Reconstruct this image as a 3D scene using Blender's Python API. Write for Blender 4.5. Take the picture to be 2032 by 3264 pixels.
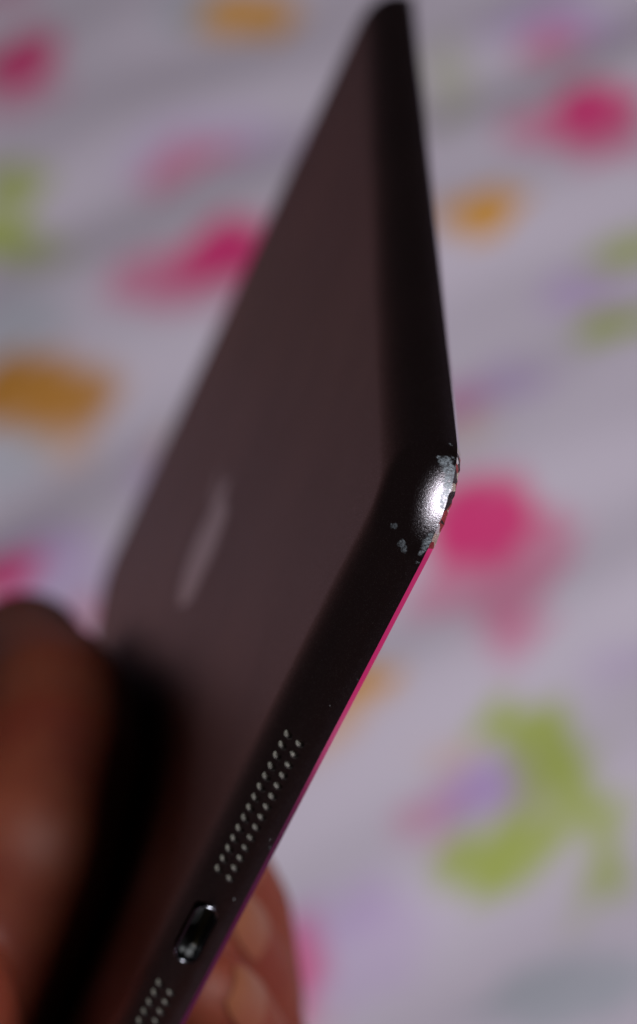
import bpy, bmesh, math, random
import numpy as np
from mathutils import Vector, Matrix, noise

sc = bpy.context.scene
for o in list(bpy.data.objects):
    bpy.data.objects.remove(o)
C = sc.collection
MM = 0.001

# ------------------------------------------------------------------ camera
EL, ROLL, CAM_H = math.radians(38), math.radians(17), 0.520
fwd = Vector((0, math.cos(EL), -math.sin(EL)))
r0 = Vector((1, 0, 0)); u0 = Vector((0, math.sin(EL), math.cos(EL)))
im_r = math.cos(ROLL) * r0 - math.sin(ROLL) * u0
im_d = -(math.sin(ROLL) * r0 + math.cos(ROLL) * u0)
FPX = 8452.0                                   # focal length in pixels of the 3264 px high photograph
cam_d = bpy.data.cameras.new('camera'); cam = bpy.data.objects.new('camera', cam_d); C.objects.link(cam)
cam_d.sensor_fit = 'VERTICAL'; cam_d.sensor_height = 24.0; cam_d.sensor_width = 24.0
cam_d.lens = 24.0 * FPX / 3264.0
cam_d.clip_start = 0.02; cam_d.clip_end = 60
cam.matrix_world = Matrix.Translation((0, 0, CAM_H)) @ Matrix((im_r, -im_d, -fwd)).transposed().to_4x4()
cam_d.dof.use_dof = True
cam_d.dof.focus_distance = 0.2955
APERTURE = 0.0080
cam_d.dof.aperture_fstop = (cam_d.lens * 0.001) / APERTURE
cam_d.dof.aperture_blades = 0
sc.camera = cam

# ------------------------------------------------------------------ render / colour
sc.view_settings.view_transform = 'Standard'
sc.view_settings.look = 'None'
sc.view_settings.exposure = 0.0
sc.view_settings.gamma = 1.0

# ------------------------------------------------------------------ room light: dim ambient + one window-sized lamp
w = bpy.data.worlds.new('World'); sc.world = w; w.use_nodes = True
bg = w.node_tree.nodes['Background']
bg.inputs[0].default_value = (0.9, 0.62, 0.60, 1); bg.inputs[1].default_value = 0.022
LDIR = Vector((0.58, -0.46, 0.665)).normalized()
TARGET = Vector((0.016, 0.227, 0.340))
ld = bpy.data.lights.new('room_lamp', 'AREA'); ld.shape = 'DISK'; ld.size = 0.34
ld.energy = 30.5; ld.color = (0.94, 0.97, 1.0)
lo = bpy.data.objects.new('room_lamp', ld); C.objects.link(lo)
lo.location = TARGET + LDIR * 1.5
lo.rotation_euler = LDIR.to_track_quat('Z', 'Y').to_euler()

# ------------------------------------------------------------------ tablet pose (fitted): x along the port edge, y along the long edge, z out of the glass
R = Matrix(((-0.40520459, 0.00450411, 0.91421494),
            (0.81441037, -0.45257350, 0.36319825),
            (0.41538534, 0.89171573, 0.17971667)))
T = Vector((16.23725133, -2.63997902, 289.42307286)) * MM
CW = Matrix((im_r, im_d, fwd)).transposed()
POSE = Matrix.Translation(Vector((0, 0, CAM_H)) + CW @ T) @ (CW @ R).to_4x4()

# ------------------------------------------------------------------ material helpers
def mat(name):
    m = bpy.data.materials.new(name); m.use_nodes = True
    nt = m.node_tree; return m, nt, nt.nodes['Principled BSDF']
def N(nt, t, **k):
    n = nt.nodes.new(t)
    for a, b in k.items(): setattr(n, a, b)
    return n
def L(nt, a, b): nt.links.new(a, b)
def math_n(nt, op, a, b=None, c=None, clamp=False):
    n = N(nt, 'ShaderNodeMath', operation=op); n.use_clamp = clamp
    for i, v in enumerate((a, b, c)):
        if v is None: continue
        if isinstance(v, (int, float)): n.inputs[i].default_value = v
        else: L(nt, v, n.inputs[i])
    return n.outputs[0]
def ramp(nt, v, lo_, hi_, a=0.0, b=1.0):
    n = N(nt, 'ShaderNodeMapRange', interpolation_type='SMOOTHSTEP')
    L(nt, v, n.inputs[0]); n.inputs[1].default_value = lo_; n.inputs[2].default_value = hi_
    n.inputs[3].default_value = a; n.inputs[4].default_value = b
    return n.outputs[0]
def noise_n(nt, vec, scale, detail=2, rough=0.5):
    n = N(nt, 'ShaderNodeTexNoise'); L(nt, vec, n.inputs['Vector'])
    n.inputs['Scale'].default_value = scale; n.inputs['Detail'].default_value = detail
    n.inputs['Roughness'].default_value = rough; return n
def mixc(nt, f, a, b):
    n = N(nt, 'ShaderNodeMix', data_type='RGBA')
    if isinstance(f, (int, float)): n.inputs[0].default_value = f
    else: L(nt, f, n.inputs[0])
    for i, v in ((6, a), (7, b)):
        if isinstance(v, tuple): n.inputs[i].default_value = (*v, 1)
        else: L(nt, v, n.inputs[i])
    return n.outputs[2]
def bump(nt, h, strength, dist, normal=None):
    n = N(nt, 'ShaderNodeBump'); n.inputs['Strength'].default_value = strength
    n.inputs['Distance'].default_value = dist; L(nt, h, n.inputs['Height'])
    if normal: L(nt, normal, n.inputs['Normal'])
    return n.outputs[0]
def simple(name, col, rough=0.5, metal=0.0, spec=0.5):
    m, nt, p = mat(name)
    p.inputs['Base Color'].default_value = (*col, 1); p.inputs['Roughness'].default_value = rough
    p.inputs['Metallic'].default_value = metal; p.inputs['Specular IOR Level'].default_value = spec
    return m

# anodised case: fine sparkling grain, worn spots at the dropped corner
SCUFFS = [  # centre (mm, tablet space), radius (mm)
    ((1.05, 6.1, -1.5), .7), ((1.7, 4.9, -1.1), .8), ((2.6, 3.6, -.95), .75), ((3.7, 2.5, -.9), .6), ((1.1, 6.2, -.95), .5), ((.75, 7.4, -1.3), .45), ((7.7, .4, -1.0), .5), ((8.8, .15, -1.1), .45),
    ((0.85, 6.6, -1.9), .95), ((1.3, 5.6, -1.25), .95), ((2.1, 4.2, -1.0), .9), ((3.2, 3.0, -0.95), .75), ((4.3, 2.1, -.85), .42),
    ((.88, 7.1, -2.75), .33), ((.9, 6.6, -2.2), .33), ((7.2, .6, -.9), .42), ((8.2, .27, -1.1), .55), ((9.4, .08, -1.15), .40), ((10.6, 0.03, -.95), .22),
    ((8.34, 1.82, -4.95), .42), ((9.55, .6, -3.5), .50), ((9.9, .5, -3.1), .42),
    ((.3, 9.8, -1.6), .35), ((52.0, .02, -0.9), .16), ((27.0, .02, -0.85), .14), ((37.4, .02, -0.85), .15),
]
def case_material():
    m, nt, p = mat('anodised_slate_aluminium')
    tc = N(nt, 'ShaderNodeTexCoord').outputs['Object']
    g = noise_n(nt, tc, 9000, 1, 0.6)
    g2 = noise_n(nt, tc, 3600, 2, 0.5)
    big = noise_n(nt, tc, 18, 3, 0.6)
    wob = noise_n(nt, tc, 1300, 5, 0.75)
    mask = None
    sub = N(nt, 'ShaderNodeVectorMath', operation='MULTIPLY_ADD')
    L(nt, wob.outputs['Color'], sub.inputs[0]); sub.inputs[1].default_value = (0.0014,) * 3
    off = N(nt, 'ShaderNodeVectorMath', operation='SUBTRACT'); L(nt, tc, off.inputs[0]); off.inputs[1].default_value = (0.0007,) * 3
    L(nt, off.outputs[0], sub.inputs[2])
    for (c, r) in SCUFFS:
        d = N(nt, 'ShaderNodeVectorMath', operation='DISTANCE')
        L(nt, sub.outputs[0], d.inputs[0]); d.inputs[1].default_value = [q * MM for q in c]
        s = ramp(nt, d.outputs['Value'], r * MM * 0.62, r * MM * 1.12, 1.0, 0.0)
        mask = s if mask is None else math_n(nt, 'MAXIMUM', mask, s)
    fine = noise_n(nt, tc, 2600, 4, 0.7)
    mask = math_n(nt, 'MULTIPLY', mask, ramp(nt, fine.outputs['Fac'], 0.30, 0.56, 0.15, 0.9))
    # faint wear along the lip of the case
    base = mixc(nt, ramp(nt, big.outputs['Fac'], 0.35, 0.7), (0.240, 0.212, 0.236), (0.275, 0.236, 0.256))
    base = mixc(nt, ramp(nt, g.outputs['Fac'], 0.60, 0.72), base, (0.55, 0.55, 0.60))
    scol = mixc(nt, ramp(nt, fine.outputs['Fac'], 0.35, 0.65), (0.10, 0.11, 0.125), (0.21, 0.23, 0.255))
    gl = N(nt, 'ShaderNodeBsdfAnisotropic', distribution='BECKMANN')
    L(nt, base, gl.inputs['Color']); L(nt, ramp(nt, noise_n(nt, tc, 55, 4, 0.6).outputs['Fac'], 0.3, 0.7, 0.405, 0.425), gl.inputs['Roughness'])
    L(nt, scol, p.inputs['Base Color']); p.inputs['Metallic'].default_value = 0.55; p.inputs['Roughness'].default_value = 0.5
    mx = N(nt, 'ShaderNodeMixShader'); L(nt, mask, mx.inputs[0]); L(nt, gl.outputs[0], mx.inputs[1]); L(nt, p.outputs[0], mx.inputs[2])
    L(nt, mx.outputs[0], nt.nodes['Material Output'].inputs['Surface'])
    b1 = bump(nt, g2.outputs['Fac'], 0.30, 0.00005)
    b2 = bump(nt, g.outputs['Fac'], 0.62, 0.00004, b1)
    L(nt, b2, gl.inputs['Normal'])
    L(nt, bump(nt, fine.outputs['Fac'], 0.7, 0.0002), p.inputs['Normal'])
    return m
M_CASE = case_material()

def chamfer_material():
    m, nt, p = mat('polished_cut_edge')
    p.inputs['Base Color'].default_value = (0.66, 0.52, 0.62, 1)
    p.inputs['Metallic'].default_value = 1.0; p.inputs['Roughness'].default_value = 0.05
    return m
M_CHAMFER = chamfer_material()
def chip_material():
    m, nt, p = mat('chipped_cut_edge')
    tc = N(nt, 'ShaderNodeTexCoord').outputs['Object']
    v = N(nt, 'ShaderNodeTexVoronoi'); L(nt, tc, v.inputs['Vector']); v.inputs['Scale'].default_value = 900
    n = noise_n(nt, tc, 2500, 4, 0.7)
    sep = N(nt, 'ShaderNodeSeparateColor'); L(nt, v.outputs['Color'], sep.inputs[0])
    cr = N(nt, 'ShaderNodeValToRGB'); cr.color_ramp.interpolation = 'CONSTANT'
    for k, (pos, c) in enumerate(((0, (.02, .012, .012)), (.35, (.50, .42, .34)), (.6, (.30, .03, .03)), (.78, (.62, .58, .60)))):
        e = cr.color_ramp.elements[k] if k < 2 else cr.color_ramp.elements.new(pos)
        e.position = pos; e.color = (*c, 1)
    L(nt, sep.outputs[0], cr.inputs[0]); L(nt, cr.outputs[0], p.inputs['Base Color'])
    p.inputs['Metallic'].default_value = 0.6; p.inputs['Roughness'].default_value = 0.3
    L(nt, bump(nt, n.outputs['Fac'], 0.9, 0.0003), p.inputs['Normal'])
    return m
M_CHIP = chip_material()
M_GLASS = simple('black_front_glass', (0.006, 0.006, 0.008), 0.06)
M_LOGO = simple('polished_emblem_metal', (0.34, 0.32, 0.38), 0.32, 1.0)
M_RIM = simple('polished_port_rim', (0.15, 0.15, 0.17), 0.22, 1.0)
M_LINER = simple('port_liner_metal', (0.30, 0.30, 0.30), 0.3, 1.0)
M_CONTACT = simple('gold_contact', (0.55, 0.42, 0.20), 0.3, 1.0)
M_TONGUE = simple('port_black_plastic', (0.012, 0.012, 0.012), 0.35)
M_DUST = simple('pale_dust', (0.30, 0.30, 0.30), 0.8)
M_GLINT = simple('grey_port_glint', (0.07, 0.07, 0.07), 0.8)

def mesh_material():
    m, nt, p = mat('speaker_gauze')
    tc = N(nt, 'ShaderNodeTexCoord').outputs['Object']
    n = noise_n(nt, tc, 5200, 3, 0.7)
    L(nt, mixc(nt, ramp(nt, n.outputs['Fac'], 0.35, 0.65), (0.06, 0.055, 0.05), (0.52, 0.50, 0.42)), p.inputs['Base Color'])
    p.inputs['Roughness'].default_value = 0.55; p.inputs['Metallic'].default_value = 0.3
    L(nt, bump(nt, n.outputs['Fac'], 0.8, 0.0001), p.inputs['Normal'])
    return m
M_MESH = mesh_material()

def skin_material():
    m, nt, p = mat('skin')
    tc = N(nt, 'ShaderNodeTexCoord').outputs['Object']
    n = noise_n(nt, tc, 60, 3, 0.6); cr = noise_n(nt, tc, 700, 4, 0.6)
    L(nt, mixc(nt, ramp(nt, n.outputs['Fac'], 0.3, 0.7), (0.125, 0.019, 0.009), (0.155, 0.034, 0.015)), p.inputs['Base Color'])
    p.inputs['Roughness'].default_value = 0.62; p.inputs['Specular IOR Level'].default_value = 0.3
    p.inputs['Subsurface Weight'].default_value = 0.5
    p.inputs['Subsurface Radius'].default_value = (1.0, 0.25, 0.1)
    p.inputs['Subsurface Scale'].default_value = 0.005
    L(nt, bump(nt, cr.outputs['Fac'], 0.25, 0.0004), p.inputs['Normal'])
    return m
M_SKIN = skin_material()
M_NAIL = simple('fingernail', (0.165, 0.048, 0.018), 0.45)

# ------------------------------------------------------------------ object helpers
def obj(name, me, m=None, parent=None):
    o = bpy.data.objects.new(name, me); C.objects.link(o)
    if m and not me.materials: me.materials.append(m)
    if parent: o.parent = parent
    return o
def from_bm(name, bm, smooth=30):
    me = bpy.data.meshes.new(name); bm.to_mesh(me); bm.free()
    if smooth:
        me.polygons.foreach_set('use_smooth', [True] * len(me.polygons))
        me.set_sharp_from_angle(angle=math.radians(smooth))
    return me
def tag(o, label, cat, group=None):
    o['label'] = label; o['category'] = cat
    if group: o['group'] = group

# ------------------------------------------------------------------ printed bedsheet
COL = {'DP': (0.74, 0.03, 0.19), 'LP': (0.68, 0.24, 0.38), 'OR': (0.76, 0.34, 0.035), 'GR': (0.42, 0.47, 0.11),
       'LI': (0.52, 0.33, 0.66), 'GY': (0.40, 0.42, 0.47), 'OD': (0.50, 0.20, 0.012), 'PL': (0.10, 0.008, 0.05)}  # OD is the orange with the shade at left put into its colour
BASE = np.array((0.635, 0.545, 0.645))
# centre x, y (mm on the sheet), 2x2 petal axes (mm), ink, strength
BLOBS = [
 (55.5, 621.4, 17.45, -1.47, -0.95, -19.24, 'LP', 0.92),
 (34.2, 610.6, 16.76, -2.04, -5.55, -11.91, 'LP', 0.8),
 (45.0, 595.1, 3.31, -11.77, -7.05, -13.25, 'LP', 0.98),
 (47.0, 582.1, 3.93, -5.55, -4.69, -10.07, 'LP', 0.69),
 (-11.7, 566.7, 7.64, -0.57, -1.38, -8.03, 'OR', 0.4),
 (-18.9, 562.4, 6.29, -0.39, -1.13, -6.01, 'OR', 0.34),
 (35.5, 546.4, 13.97, -1.4, -4.34, -7.59, 'GR', 1.0),
 (45.0, 530.4, 7.21, 7.12, 8.98, -11.7, 'GR', 1.0),
 (36.8, 513.1, 13.19, 1.12, 4.19, -8.91, 'GR', 0.8),
 (18.6, 502.4, 19.01, -0.73, -2.3, -8.75, 'GR', 1.0),
 (46.5, 495.5, 6.55, 0.97, 1.25, -18.96, 'GR', 0.86),
 (37.9, 481.3, 4.04, -3.82, -2.85, -9.06, 'GR', 0.46),
 (22.0, 526.5, 16.88, -1.55, -3.8, -11.42, 'LI', 0.85),
 (15.3, 545.4, 7.44, -0.74, -1.32, -7.34, 'OR', 0.34),
 (3.8, 527.4, 7.31, -0.85, -1.27, -9.37, 'LP', 0.57),
 (-41.0, 482.5, 7.27, -3.42, -2.94, -18.93, 'DP', 0.8250000000000001),
 (-21.7, 485.5, 17.66, -0.03, -0.83, -20.52, 'LI', 0.35),
 (-27.9, 502.3, 13.22, 0.06, -0.63, -10.65, 'LI', 0.35),
 (24.6, 448.6, 26.67, -1.53, -4.26, -12.4, 'GY', 0.759),
 (-53.3, 464.8, 6.74, -1.06, -2.65, -6.2, 'OR', 0.57),
 (72.6, 558.5, 11.41, -0.4, 0.87, -10.06, 'LI', 0.29),
 (125.3, 853.9, 19.29, -2.3, -4.63, -14.07, 'LP', 1.0),
 (141.9, 830.5, 17.83, -1.97, -1.18, -14.8, 'LP', 0.86),
 (142.8, 839.8, 12.94, -2.37, -3.08, -13.17, 'DP', 0.5060000000000001),
 (144.1, 919.8, 15.68, -1.37, 0.55, -13.69, 'LP', 1.0),
 (141.9, 938.3, 22.14, -1.92, -5.69, -11.59, 'LI', 0.62),
 (165.3, 920.8, 13.44, -2.09, -3.42, -11.29, 'LI', 0.5),
 (132.0, 767.2, 15.32, -1.48, -0.96, -11.24, 'GR', 0.92),
 (113.2, 722.0, 16.09, -1.5, -2.44, -9.87, 'GR', 1.0),
 (110.3, 749.6, 16.33, -2.13, -3.59, -12.84, 'LI', 0.57),
 (98.3, 909.1, 6.56, -7.23, -2.87, -39.85, 'GR', 0.4),
 (56.7, 704.6, 8.17, -3.08, -4.32, -13.22, 'LP', 1.0),
 (69.3, 705.5, 18.56, -1.7, -3.89, -12.58, 'LI', 0.5),
 (52.7, 684.5, 8.03, -2.27, -4.16, -9.72, 'OR', 0.23),
 (-66.8, 984.1, 18.35, 0.5, -1.35, -15.77, 'LP', 0.69),
 (-66.9, 1083.9, 15.76, -0.11, -4.32, -11.72, 'LP', 0.69),
 (15.0, 1018.9, 16.61, -0.93, -4.42, -13.78, 'GY', 1.0),
 (-5.0, 910.2, 32.85, 0.92, 5.74, -19.34, 'LI', 0.35),
 (23.6, 896.2, 20.57, 0.09, 2.12, -10.94, 'LI', 0.25),
 (-28.7, 816.2, 20.81, 0.53, 0.67, -16.17, 'LP', 1.0),
 (-11.8, 801.0, 20.57, -0.12, -1.31, -13.0, 'LP', 0.69),
 (-78.0, 913.4, 12.96, 1.44, 1.37, -16.84, 'GR', 0.92),
 (-84.4, 881.3, 15.29, 0.04, -3.61, -15.94, 'GR', 1.0),
 (-70.5, 860.8, 11.6, -1.54, -6.6, -14.87, 'GR', 0.4),
 (-76.1, 748.6, 13.69, -0.04, -2.9, -8.55, 'OR', 0.4),
 (-92.7, 816.8, 26.0, 0.18, -5.82, -19.17, 'GY', 0.627),  # this grey and the next paint the shade around the left orange patch
 (-98.4, 752.5, 18.49, 0.26, -3.92, -17.21, 'GY', 0.627),
 (-50.6, 713.2, 9.39, 4.87, 10.89, -11.38, 'LI', 0.43),
 (-41.8, 723.4, 6.59, 2.54, 4.92, -8.92, 'OR', 0.34),
 (-95.7, 686.2, 24.48, 1.02, -1.41, -15.4, 'LI', 0.57),
 (-76.4, 644.1, 8.21, -0.81, -3.86, -6.81, 'LP', 1.0),
 (-89.3, 665.3, 21.41, 0.11, -4.2, -14.72, 'LI', 0.5),
 (34.2, 526.4, 3.01, 6.28, 5.28, -6.96, 'GR', 0.8),
 (27.3, 508.7, 5.23, 2.24, 6.51, -3.49, 'GR', 0.7),
 (48.9, 513.0, 4.31, -1.26, -1.88, -4.6, 'GR', 0.7),
 (9.6, 499.7, 5.72, -1.85, -4.96, -3.96, 'GR', 0.8),
 (-23.7, 828.2, 9.25, 0.41, 0.91, -8.67, 'DP', 0.385),
 (-40.2, 813.9, 7.66, 0.11, -0.49, -7.91, 'LP', 0.6),
 (50.2, 641.2, 16.01, 0.78, 3.53, -19.31, 'DP', 1.0),
 (38.9, 632.2, 9.88, -1.52, -1.92, -13.17, 'DP', 1.0),
 (-3.9, 580.2, 8.62, -0.84, -1.58, -10.7, 'OR', 1.0),
 (144.4, 857.2, 15.73, -1.51, 0.52, -14.4, 'DP', 1.0),
 (86.2, 807.3, 15.2, -1.53, -2.47, -12.94, 'OR', 1.0),
 (-66.3, 1018.1, 19.7, 1.7, 2.24, -24.05, 'DP', 1.0),
 (33.6, 1007.7, 18.75, -1.85, -6.41, -18.95, 'OR', 1.0),
 (-5.0, 823.6, 20.28, 2.37, 8.74, -18.54, 'DP', 1.0),
 (-82.4, 775.5, 27.49, -0.38, -7.65, -20.2, 'OD', 1.0),
 (-109.1, 680.3, 16.96, -0.34, -5.73, -11.84, 'DP', 1.0),
 (56.5, 641.8, 8.16, 0.3, 1.8, -8.68, 'DP', 1.0),
 (-9.8, 901.2, 19.59, 0.96, 5.47, -12.22, 'LP', 0.95),
 (10.1, 511.9, 6.6, 0.88, 2.97, -3.96, 'GR', 0.8),
 (25.5, 492.1, 4.04, -1.89, -5.13, -2.73, 'GR', 0.6),
]

BLOBS = [(b[0], b[1], *b[2:6], b[6], b[7]) for b in BLOBS]
BLOBS += [(40, 140, 90, 0, 0, 215, 'PL', 1.0), (208, 140, 100, 0, 0, 205, 'DP', 1.0)]  # unseen plum and pink areas added for the cut edge to reflect
def footprint_free(x, y):
    if 390 < y < 1180 and -150 + (y - 493) * 0.09 < x < 70 + (y - 430) * 0.29: return False
    if 40 < y < 350 and 60 < x < 270: return False
    return True
rng = np.random.default_rng(5)
def flower(x, y, out):
    a0 = rng.uniform(0, 6.28); r = rng.uniform(16, 24)
    ink = rng.choice(['DP', 'OR', 'LI', 'DP', 'LP'])
    for k in range(5):
        a = a0 + k * 1.2566
        cx, cy = x + math.cos(a) * r * 0.8, y + math.sin(a) * r * 0.8
        c, s = math.cos(a), math.sin(a)
        out.append((cx, cy, c * r * .8, -s * r * .45, s * r * .8, c * r * .45, 'LP' if ink == 'DP' and k % 2 else ink, 0.9))
    for sgn in (1, -1):
        a = a0 + .6 + sgn * 1.9; c, s = math.cos(a), math.sin(a)
        out.append((x + c * r * 2.0, y + s * r * 2.0, c * r * .9, -s * r * .35, s * r * .9, c * r * .35, 'GR', 0.9))
for gx in range(-760, 900, 115):
    for gy in range(-300, 1900, 115):
        x, y = gx + rng.uniform(-22, 22), gy + rng.uniform(-22, 22)
        if footprint_free(x, y): flower(x, y, BLOBS)

def fold_height(x, y):     # metres in, metres out: soft wrinkles of a bedsheet
    v = Vector((x * 3.6 + 3 , y * 9.0 - x * 1.5, 0.3))
    h = 0.017 * (noise.noise(v) + 0.45 * noise.noise(v * 2.3))
    return h
def build_sheet():
    st = 0.007; x0, x1, y0, y1 = -0.9, 1.1, -0.06, 2.1
    nx = int((x1 - x0) / st) + 1; ny = int((y1 - y0) / st) + 1
    xs = np.linspace(x0, x1, nx); ys = np.linspace(y0, y1, ny)
    X, Y = np.meshgrid(xs, ys)
    Z = np.array([[fold_height(x, y) for x in xs] for y in ys])
    co = np.stack([X, Y, Z], -1).reshape(-1, 3)
    idx = np.arange(nx * ny).reshape(ny, nx)
    f = np.stack([idx[:-1, :-1], idx[:-1, 1:], idx[1:, 1:], idx[1:, :-1]], -1).reshape(-1, 4)
    me = bpy.data.meshes.new('bedsheet'); me.from_pydata(co.tolist(), [], f.tolist())
    px, py = co[:, 0] * 1000, co[:, 1] * 1000
    wx = 2.2 * np.sin(py / 7.3 + 1.3 * np.sin(px / 11.0)) + 1.5 * np.sin(py / 3.1 + px / 5.0)
    wy = 2.2 * np.sin(px / 6.1 + 1.1 * np.sin(py / 9.0)) + 1.5 * np.sin(px / 3.7 - py / 4.3)
    col = np.tile(BASE, (len(co), 1))
    for (cx, cy, a, b, c, d, ink, al) in BLOBS:
        rad = abs(a) + abs(b) + abs(c) + abs(d) + 8
        s = np.nonzero((np.abs(px - cx) < rad) & (np.abs(py - cy) < rad))[0]
        if not len(s): continue
        inv = np.linalg.inv(np.array([[a, b], [c, d]]))
        dx, dy = px[s] + wx[s] * 1.1 - cx, py[s] + wy[s] * 1.1 - cy
        r = np.hypot(inv[0, 0] * dx + inv[0, 1] * dy, inv[1, 0] * dx + inv[1, 1] * dy)
        k = np.clip((1.18 - r) / 0.36, 0, 1); k = (k * k * (3 - 2 * k)) * al
        col[s] = col[s] * (1 - k[:, None]) + np.array(COL[ink]) * k[:, None]
    # unseen terracotta band added at the left to warm the tablet back's reflection
    xb = -158 + (py - 493) * 0.09 + 3 * np.sin(py / 19.0)
    k = np.clip((xb - px) / 6, 0, 1)[:, None]
    col = col * (1 - k) + np.array((0.86, 0.46, 0.41)) * k
    k = np.clip((1.3 - np.hypot((px + 193) / 45, (py - 880) / 90)) / 0.4, 0, 1)[:, None]
    col = col * (1 - k) + BASE * k            # unseen pale oval added so the emblem reflects lighter
    at = me.color_attributes.new('print', 'FLOAT_COLOR', 'POINT')
    at.data.foreach_set('color', np.concatenate([col, np.ones((len(co), 1))], 1).astype(np.float32).ravel())
    me.polygons.foreach_set('use_smooth', [True] * len(me.polygons))
    m, nt, p = mat('printed_cotton')
    a = N(nt, 'ShaderNodeAttribute', attribute_name='print')
    tc = N(nt, 'ShaderNodeTexCoord').outputs['Object']
    n = noise_n(nt, tc, 9, 4, 0.6)
    L(nt, mixc(nt, ramp(nt, n.outputs['Fac'], 0.3, 0.75, 0.0, 0.08), a.outputs['Color'], (0.50, 0.48, 0.54)), p.inputs['Base Color'])
    p.inputs['Roughness'].default_value = 0.9; p.inputs['Specular IOR Level'].default_value = 0.15
    wv = noise_n(nt, tc, 1500, 2, 0.5)
    L(nt, bump(nt, wv.outputs['Fac'], 0.3, 0.0004), p.inputs['Normal'])
    o = obj('bedsheet', me, m); o['kind'] = 'structure'
    return o
build_sheet()

# ------------------------------------------------------------------ tablet
W, LEN, TH, RAD = 134.7, 200.0, 7.2, 10.5
def outline(inset, nc=26, nx=64, ny=40):
    """closed ring of points, same count for every inset"""
    r = max(RAD - inset, 0.4); i = inset; x0, x1, y0, y1 = i, W - i, i, LEN - i
    P = []
    def seg(ax, ay, bx, by, n):
        for k in range(n): P.append((ax + (bx - ax) * k / n, ay + (by - ay) * k / n))
    def arc(cx, cy, a):
        for k in range(nc):
            t = math.radians(a + 90.0 * k / nc)
            # slightly squircular corner
            P.append((cx + r * math.cos(t), cy + r * math.sin(t)))
    seg(x0 + r, y0, x1 - r, y0, nx); arc(x1 - r, y0 + r, -90)
    seg(x1, y0 + r, x1, y1 - r, ny); arc(x1 - r, y1 - r, 0)
    seg(x1 - r, y1, x0 + r, y1, nx); arc(x0 + r, y1 - r, 90)
    seg(x0, y1 - r, x0, y0 + r, ny); arc(x0 + r, y0 + r, 180)
    return P
CH = 0.72
prof = [(1.3, -0.25), (1.2, -0.01), (CH + 0.02, -0.0), (0.0, -CH), (0.02, -1.0)]
NR = 30
for k in range(1, NR + 1):
    t = (k / NR) * math.pi / 2
    prof.append((7.0 * (1 - math.cos(t) ** (2 / 2.05)) + .02, -1.0 - 6.2 * math.sin(t) ** (2 / 2.05)))
prof.append((9.6, -TH))
def build_case(root):
    bm = bmesh.new(); rings = []
    for j, (ins, z) in enumerate(prof):
        ring = []
        for (x, y) in outline(ins):
            zz = z; dx = dy = 0.0
            s = math.hypot(x - 3.0, y - 3.0)
            if j in (1, 2, 3, 4) and s < 7.5:                # dropped corner: the lip is crushed and burred
                k = (1 - s / 7.5) ** 0.8
                n1 = noise.noise(Vector((x * 1.7, y * 1.7, j * 2.0))); n2 = noise.noise(Vector((x * 4.1, y * 4.1, 9 + j)))
                d = (0.16 * n1 + 0.10 * n2) * k
                dx -= d * .7; dy -= d * .7; zz += (0.12 + 0.22 * n2) * k * (1.0 if j <= 2 else 0.55)
            elif j in (2, 3):
                d = 0.018 * noise.noise(Vector((x * 1.3, y * 1.3, 4.0 + j)))
                zz += d
            ring.append(bm.verts.new(((x + dx) * MM, (y + dy) * MM, zz * MM)))
        rings.append(ring)
    n = len(rings[0])
    for j in range(len(rings) - 1):
        for i in range(n):
            f = bm.faces.new((rings[j][i], rings[j + 1][i], rings[j + 1][(i + 1) % n], rings[j][(i + 1) % n]))
            if j == 2:
                c = f.calc_center_median() / MM
                f.material_index = 2 if (math.hypot(c.x - 2.5, c.y - 2.5) < 6.2) else 1
    bm.faces.new(rings[0]); bm.faces.new(list(reversed(rings[-1])))
    bmesh.ops.recalc_face_normals(bm, faces=bm.faces)
    me = bpy.data.meshes.new('case'); bm.to_mesh(me); bm.free()
    for m in (M_CASE, M_CHAMFER, M_CHIP): me.materials.append(m)
    return me

HOLE_S = 1.572; ZR = (-3.37, -4.86)
holes = []
for k in range(14):
    for z in ZR:
        holes.append((W / 2 - 9.15 - k * HOLE_S, z)); holes.append((W / 2 + 9.15 + k * HOLE_S, z))
def surf_off(z):    # inward offset of the rolled side at depth z
    pts = prof[4:]
    for (a, za), (b, zb) in zip(pts, pts[1:]):
        if zb <= z <= za: return a + (b - a) * (za - z) / (za - zb)
    return 0
PX, PZ, PW, PH = W / 2, -3.95, 8.6, 2.9
def stadium(hw, hh, n=12):
    P = []
    r = hh
    for k in range(n + 1):
        t = -math.pi / 2 + math.pi * k / n; P.append((hw - r + r * math.cos(t), r * math.sin(t)))
    for k in range(n + 1):
        t = math.pi / 2 + math.pi * k / n; P.append((-(hw - r) + r * math.cos(t), r * math.sin(t)))
    return P
def cutters():
    bm = bmesh.new()
    def prism(P, y0, y1):
        a = [bm.verts.new((x * MM, y0 * MM, z * MM)) for x, z in P]; b = [bm.verts.new((x * MM, y1 * MM, z * MM)) for x, z in P]
        n = len(P)
        for i in range(n): bm.faces.new((a[i], a[(i + 1) % n], b[(i + 1) % n], b[i]))
        bm.faces.new(list(reversed(a))); bm.faces.new(b)
    for x, z in holes:
        prism([(x + 0.50 * math.cos(t * 2 * math.pi / 20), z + 0.50 * math.sin(t * 2 * math.pi / 20)) for t in range(20)], -1, surf_off(z) + 1.1)
    prism([(PX + a, PZ + b) for a, b in stadium(PW / 2 + .12, PH / 2 + .12)], -1, 8.2)
    bmesh.ops.recalc_face_normals(bm, faces=bm.faces)
    me = bpy.data.meshes.new('cut'); bm.to_mesh(me); bm.free(); return me

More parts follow.
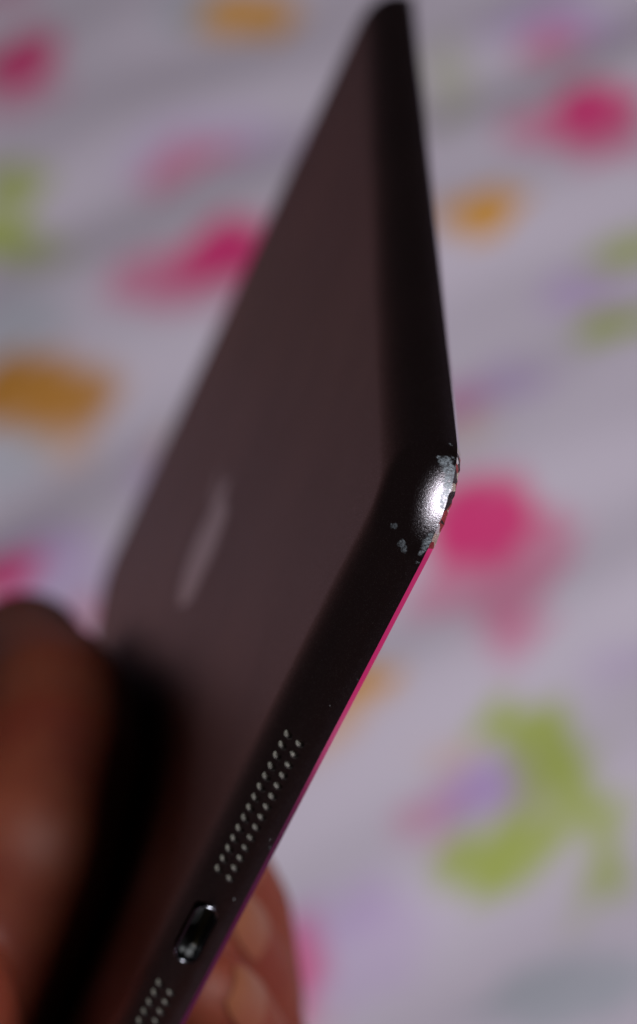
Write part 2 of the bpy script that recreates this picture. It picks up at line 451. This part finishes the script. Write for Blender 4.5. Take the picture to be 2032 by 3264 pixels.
tablet = bpy.data.objects.new('tablet', None); C.objects.link(tablet)
tag(tablet, 'dark slate tablet computer held up with a scuffed, chipped metal corner', 'tablet')
case0 = bpy.data.objects.new('case_raw', build_case(tablet)); C.objects.link(case0)
cut = bpy.data.objects.new('case_cut', cutters()); C.objects.link(cut)
md = case0.modifiers.new('b', 'BOOLEAN'); md.operation = 'DIFFERENCE'; md.object = cut; md.solver = 'EXACT'
bpy.context.view_layer.update()
cm = bpy.data.meshes.new_from_object(case0.evaluated_get(bpy.context.evaluated_depsgraph_get()))
bpy.data.objects.remove(case0); bpy.data.objects.remove(cut)
cm.polygons.foreach_set('use_smooth', [True] * len(cm.polygons)); cm.set_sharp_from_angle(angle=math.radians(24)); cm.name = 'case'
case = obj('case', cm, None, tablet)

# front glass, proud by a hair
bm = bmesh.new(); rg = []
for ins, z in ((1.9, -0.22), (1.7, -0.15), (1.7, -0.06), (1.9, -0.02)):
    rg.append([bm.verts.new((x * MM, y * MM, z * MM)) for x, y in outline(ins)])
n = len(rg[0])
for a, b in zip(rg, rg[1:]):
    for i in range(n): bm.faces.new((a[i], a[(i + 1) % n], b[(i + 1) % n], b[i]))
bm.faces.new(list(reversed(rg[0]))); bm.faces.new(rg[-1])
bmesh.ops.recalc_face_normals(bm, faces=bm.faces)
obj('front_glass', from_bm('front_glass', bm), M_GLASS, tablet)

# speaker holes: gauze discs at the bottom of each bored hole
bm = bmesh.new()
for ring_r, zz in ((0.0, 0.07), (0.28, 0.06), (0.50, 0.0)):
    pass
cv = bm.verts.new((0, -0.07 * MM, 0)); prev = None; r1 = []; r2 = []
for k in range(16):
    t = k * math.pi / 8
    r1.append(bm.verts.new((0.28 * MM * math.cos(t), -0.055 * MM + 0.02 * MM * math.sin(3 * t), 0.28 * MM * math.sin(t))))
    r2.append(bm.verts.new((0.49 * MM * math.cos(t), 0, 0.49 * MM * math.sin(t))))
for k in range(16):
    j = (k + 1) % 16
    bm.faces.new((cv, r1[k], r1[j])); bm.faces.new((r1[k], r2[k], r2[j], r1[j]))
bmesh.ops.recalc_face_normals(bm, faces=bm.faces)
gauze = from_bm('speaker_hole', bm, 60); gauze.materials.append(M_MESH)
for x, z in holes:
    o = obj('speaker_hole', gauze, None, tablet)
    o.location = (x * MM, (surf_off(z) + 0.36) * MM, z * MM)
    o.rotation_euler = (0, random.Random(int(x * 100) + int(z * 10)).uniform(0, 6.28), 0)

# charging port: polished rim, liner, tongue with contacts
def lofted(name, rings, m, parent, cap=False, smooth=40):
    bm = bmesh.new(); rr = []
    for hw, hh, y in rings:
        rr.append([bm.verts.new((a * MM, y * MM, b * MM)) for a, b in stadium(hw, hh)])
    n = len(rr[0])
    for a, b in zip(rr, rr[1:]):
        for i in range(n): bm.faces.new((a[i], a[(i + 1) % n], b[(i + 1) % n], b[i]))
    if cap: bm.faces.new(rr[-1])
    bmesh.ops.remove_doubles(bm, verts=bm.verts, dist=1e-7)
    o = obj(name, from_bm(name, bm, smooth), m, parent); return o
port = lofted('charging_port', [(PW / 2 + .10, PH / 2 + .10, .55), (PW / 2 + .10, PH / 2 + .10, 0.42), (PW / 2 + .04, PH / 2 + .04, .36), (PW / 2 - .08, PH / 2 - .08, .40), (PW / 2 - .20, PH / 2 - .20, .58), (PW / 2 - .27, PH / 2 - .27, .95), (PW / 2 - .28, PH / 2 - .28, 2.0)], M_RIM, tablet)
port.location = (PX * MM, 0.0, PZ * MM)
lofted('port_liner', [(PW / 2 - .28, PH / 2 - .28, 2.0), (PW / 2 - .30, PH / 2 - .30, 4.0), (PW / 2 - .5, PH / 2 - .45, 7.6), (PW / 2 - 1.2, .3, 7.8)], M_LINER, port, cap=True)
for k in range(8):
    bm = bmesh.new(); bmesh.ops.create_cube(bm, size=1)
    bmesh.ops.scale(bm, vec=(0.42 * MM, 3.2 * MM, 0.12 * MM), verts=bm.verts)
    bmesh.ops.bevel(bm, geom=bm.edges[:], offset=0.03 * MM, segments=1, affect='EDGES')
    o = obj('port_contact', from_bm('port_contact', bm, 0), M_CONTACT, port); o.location = ((-2.9 + k * 0.83) * MM, 4.4 * MM, 1.0 * MM)

for (x, y, z, rr) in ((3.15, 1.0, .25, .62), (2.55, 1.5, .55, .42), (3.3, 1.3, -.5, .4)):  # grey lumps added to stand for a reflection inside the port
    bm = bmesh.new(); bmesh.ops.create_icosphere(bm, subdivisions=3, radius=rr * MM)
    for v in bm.verts: v.co *= 0.7 + 0.8 * abs(noise.noise(v.co * 2600 + Vector((x, y, z))))
    o = obj('port_glint', from_bm('port_glint', bm, 80), M_GLINT, port); o.location = (x * MM, y * MM, z * MM)

# polished fruit emblem with a bite and a leaf, flush on the back
def emblem():
    P = []
    for k in range(72):
        t = 2 * math.pi * k / 72
        x = 10.6 * math.sin(t); 
        y = 11.2 * math.cos(t)
        y += -2.3 * math.exp(-(x / 3.6) ** 2) if math.cos(t) > 0 else 1.5 * math.exp(-(x / 3.0) ** 2)
        if math.cos(t) < 0: x *= 1 - 0.16 * (-math.cos(t)) ** 1.5
        d = math.hypot(x - 13.2, y - 1.2)
        if d < 6.2: 
            a = math.atan2(y - 1.2, x - 13.2); x, y = 13.2 + 6.2 * math.cos(a), 1.2 + 6.2 * math.sin(a)
        P.append((x, y))
    return P
def leaf():
    P = []
    for k in range(13):
        t = math.radians(180 + 90 * k / 12); P.append((6.5 + 6.3 * math.cos(t), 17.2 + 0 + 5.6 * (1 + math.sin(t)) - 5.6 + 1.6))
    return [(0.2, 11.4), (0.3, 13.2), (1.2, 15.0), (2.6, 16.4), (4.6, 17.2), (4.7, 15.6), (4.0, 13.7), (2.8, 12.3), (1.3, 11.5)]
bm = bmesh.new()
for P in (emblem(), leaf()):
    top = [bm.verts.new((-x * MM, y * MM, -0.020 * MM)) for x, y in P]; bot = [bm.verts.new((-x * MM, y * MM, 0.1 * MM)) for x, y in P]
    bm.faces.new(top)
    for i in range(len(P)): bm.faces.new((top[i], top[(i + 1) % len(P)], bot[(i + 1) % len(P)], bot[i]))
bmesh.ops.recalc_face_normals(bm, faces=bm.faces)
em = obj('back_emblem', from_bm('back_emblem', bm, 0), M_LOGO, tablet); em.location = (W / 2 * MM, 99.0 * MM, -TH * MM)

# dust specks
for (x, z, r) in ((60.5, -1.9, .10), (51.0, -1.35, .06), (72.5, -1.75, .05), (31.5, -2.4, .05)):
    bm = bmesh.new(); bmesh.ops.create_icosphere(bm, subdivisions=1, radius=r * MM)
    for v in bm.verts: v.co *= 0.8 + 0.5 * abs(noise.noise(v.co * 9000))
    o = obj('dust_speck', from_bm('dust_speck', bm, 60), M_DUST, tablet); o.location = (x * MM, (surf_off(z) - r * .4) * MM, z * MM)
tablet.matrix_world = POSE

# ------------------------------------------------------------------ hand holding the tablet (tablet space, mm; b = height above the back, negative in front of the glass)
def P3(x, y, b): return Vector((x, y, -b))
chains = [
    # thumb along the back
    [(P3(126.5, 151, 19.4), 11.0), (P3(123, 140, 19.4), 12.1), (P3(117, 124, 19.5), 12.3), (P3(106, 104, 19.0), 12.8), (P3(98, 84, 18.8), 13.2), (P3(95, 66, 18.8), 13.4), (P3(99, 50, 19.5), 13.6), (P3(124, 42, 20), 15), (P3(146, 34, 12), 19)],
    # ball of the thumb
    [(P3(112, 27, 25), 12), (P3(124, 27, 23), 15.5), (P3(146, 24, 10), 20)],
    # four fingers curled under the glass
    [(P3(98, 66, -7.3), 7.0), (P3(103, 69, -11.5), 8.0), (P3(109, 70, -17), 8.3), (P3(123, 69, -25), 8.6), (P3(146, 60, -21), 10), (P3(157, 54, -10), 12)],
    [(P3(96, 46, -7.5), 7.2), (P3(101, 48.5, -11.5), 8.2), (P3(107, 50, -17), 8.5), (P3(122, 49, -26), 9.0), (P3(147, 43, -22), 10.5), (P3(159, 38, -10), 13)],
    [(P3(95, 28, -7.3), 7.0), (P3(100, 31, -11.5), 8.0), (P3(106, 32, -17), 8.3), (P3(122, 31, -25), 8.6), (P3(148, 25, -21), 10), (P3(160, 21, -10), 13)],
    [(P3(99, 11, -6.6), 6.3), (P3(104, 13, -10), 7.0), (P3(111, 13.5, -15), 7.2), (P3(126, 13, -21), 7.6), (P3(149, 8, -16), 9), (P3(160, 4, -8), 12)],
    # palm and wrist
    [(P3(155, 56, -13), 11), (P3(158, 50, -4), 14), (P3(165, 30, 0), 21), (P3(172, 12, 2), 22), (P3(186, -12, 6), 23), (P3(206, -45, 12), 25), (P3(235, -90, 20), 28), (P3(268, -140, 30), 31)],
    [(P3(160, 4, -8), 12), (P3(168, 4, 0), 20), (P3(186, -12, 6), 22)],
    [(P3(158, 38, -12), 13), (P3(166, 30, -2), 20)],
]
def build_hand():
    bm = bmesh.new()
    def ball(c, r):
        bmesh.ops.create_icosphere(bm, subdivisions=3, radius=r * MM, matrix=Matrix.Translation(c * MM))
    for ch in chains:
        for (a, ra), (b, rb) in zip(ch, ch[1:]):
            n = max(2, int((a - b).length / 2.2))
            for k in range(n):
                t = k / n; ball(a.lerp(b, t), ra + (rb - ra) * t)
        ball(*ch[-1])
    me = bpy.data.meshes.new('hand_raw'); bm.to_mesh(me); bm.free()
    o = bpy.data.objects.new('hand_raw', me); C.objects.link(o)
    m = o.modifiers.new('r', 'REMESH'); m.mode = 'VOXEL'; m.voxel_size = 0.0011
    s = o.modifiers.new('s', 'SMOOTH'); s.iterations = 14; s.factor = 0.6
    bpy.context.view_layer.update()
    out = bpy.data.meshes.new_from_object(o.evaluated_get(bpy.context.evaluated_depsgraph_get()))
    bpy.data.objects.remove(o)
    out.name = 'hand'; out.materials.clear(); out.materials.append(M_SKIN)
    out.polygons.foreach_set('use_smooth', [True] * len(out.polygons))
    return out
hand = obj('hand', build_hand())
tag(hand, 'bare hand gripping the tablet, thumb on its back and fingers under the glass', 'hand')
bpy.context.view_layer.update()
# nails: curved plates on the outer side of each tip
def nail(tip, nxt, out_dir, wdt, ln, r):
    ax = (tip - nxt).normalized(); up = (out_dir - ax * out_dir.dot(ax)).normalized(); sd = ax.cross(up)
    bm = bmesh.new(); g = []
    for i in range(7):
        u = -1 + 2 * i / 6; row = []
        for j in range(7):
            v = -1 + 2 * j / 6
            wv = v * (wdt / 2) * math.sqrt(max(0.15, 1 - max(0, u * u - .3) * .55))
            an = wv / r
            c = tip + ax * (u * ln / 2 + 0.2) + (up * math.cos(an) + sd * math.sin(an)) * (r - 0.30 - 0.35 * max(u, 0) ** 2 * 2)
            row.append(bm.verts.new(c * MM))
        g.append(row)
    for i in range(6):
        for j in range(6): bm.faces.new((g[i][j], g[i + 1][j], g[i + 1][j + 1], g[i][j + 1]))
    for v in bm.verts:
        ok, loc, nor, _ = hand.closest_point_on_mesh(v.co)
        v.co = loc + nor * 0.12 * MM
    bmesh.ops.recalc_face_normals(bm, faces=bm.faces)
    bmesh.ops.solidify(bm, geom=bm.faces[:], thickness=0.3 * MM)
    obj('fingernail', from_bm('fingernail', bm, 50), M_NAIL, hand)
nail(chains[0][0][0], chains[0][1][0], P3(.25, 0, 1), 13, 13, 11.0)
for c, wd, r in ((chains[2], 10, 7.4), (chains[3], 10.5, 7.6), (chains[4], 10, 7.2), (chains[5], 8.5, 6.2)):
    nail(c[0][0], c[1][0], P3(0, 0, -1), wd * .85, 8.5, r)
hand.matrix_world = POSE
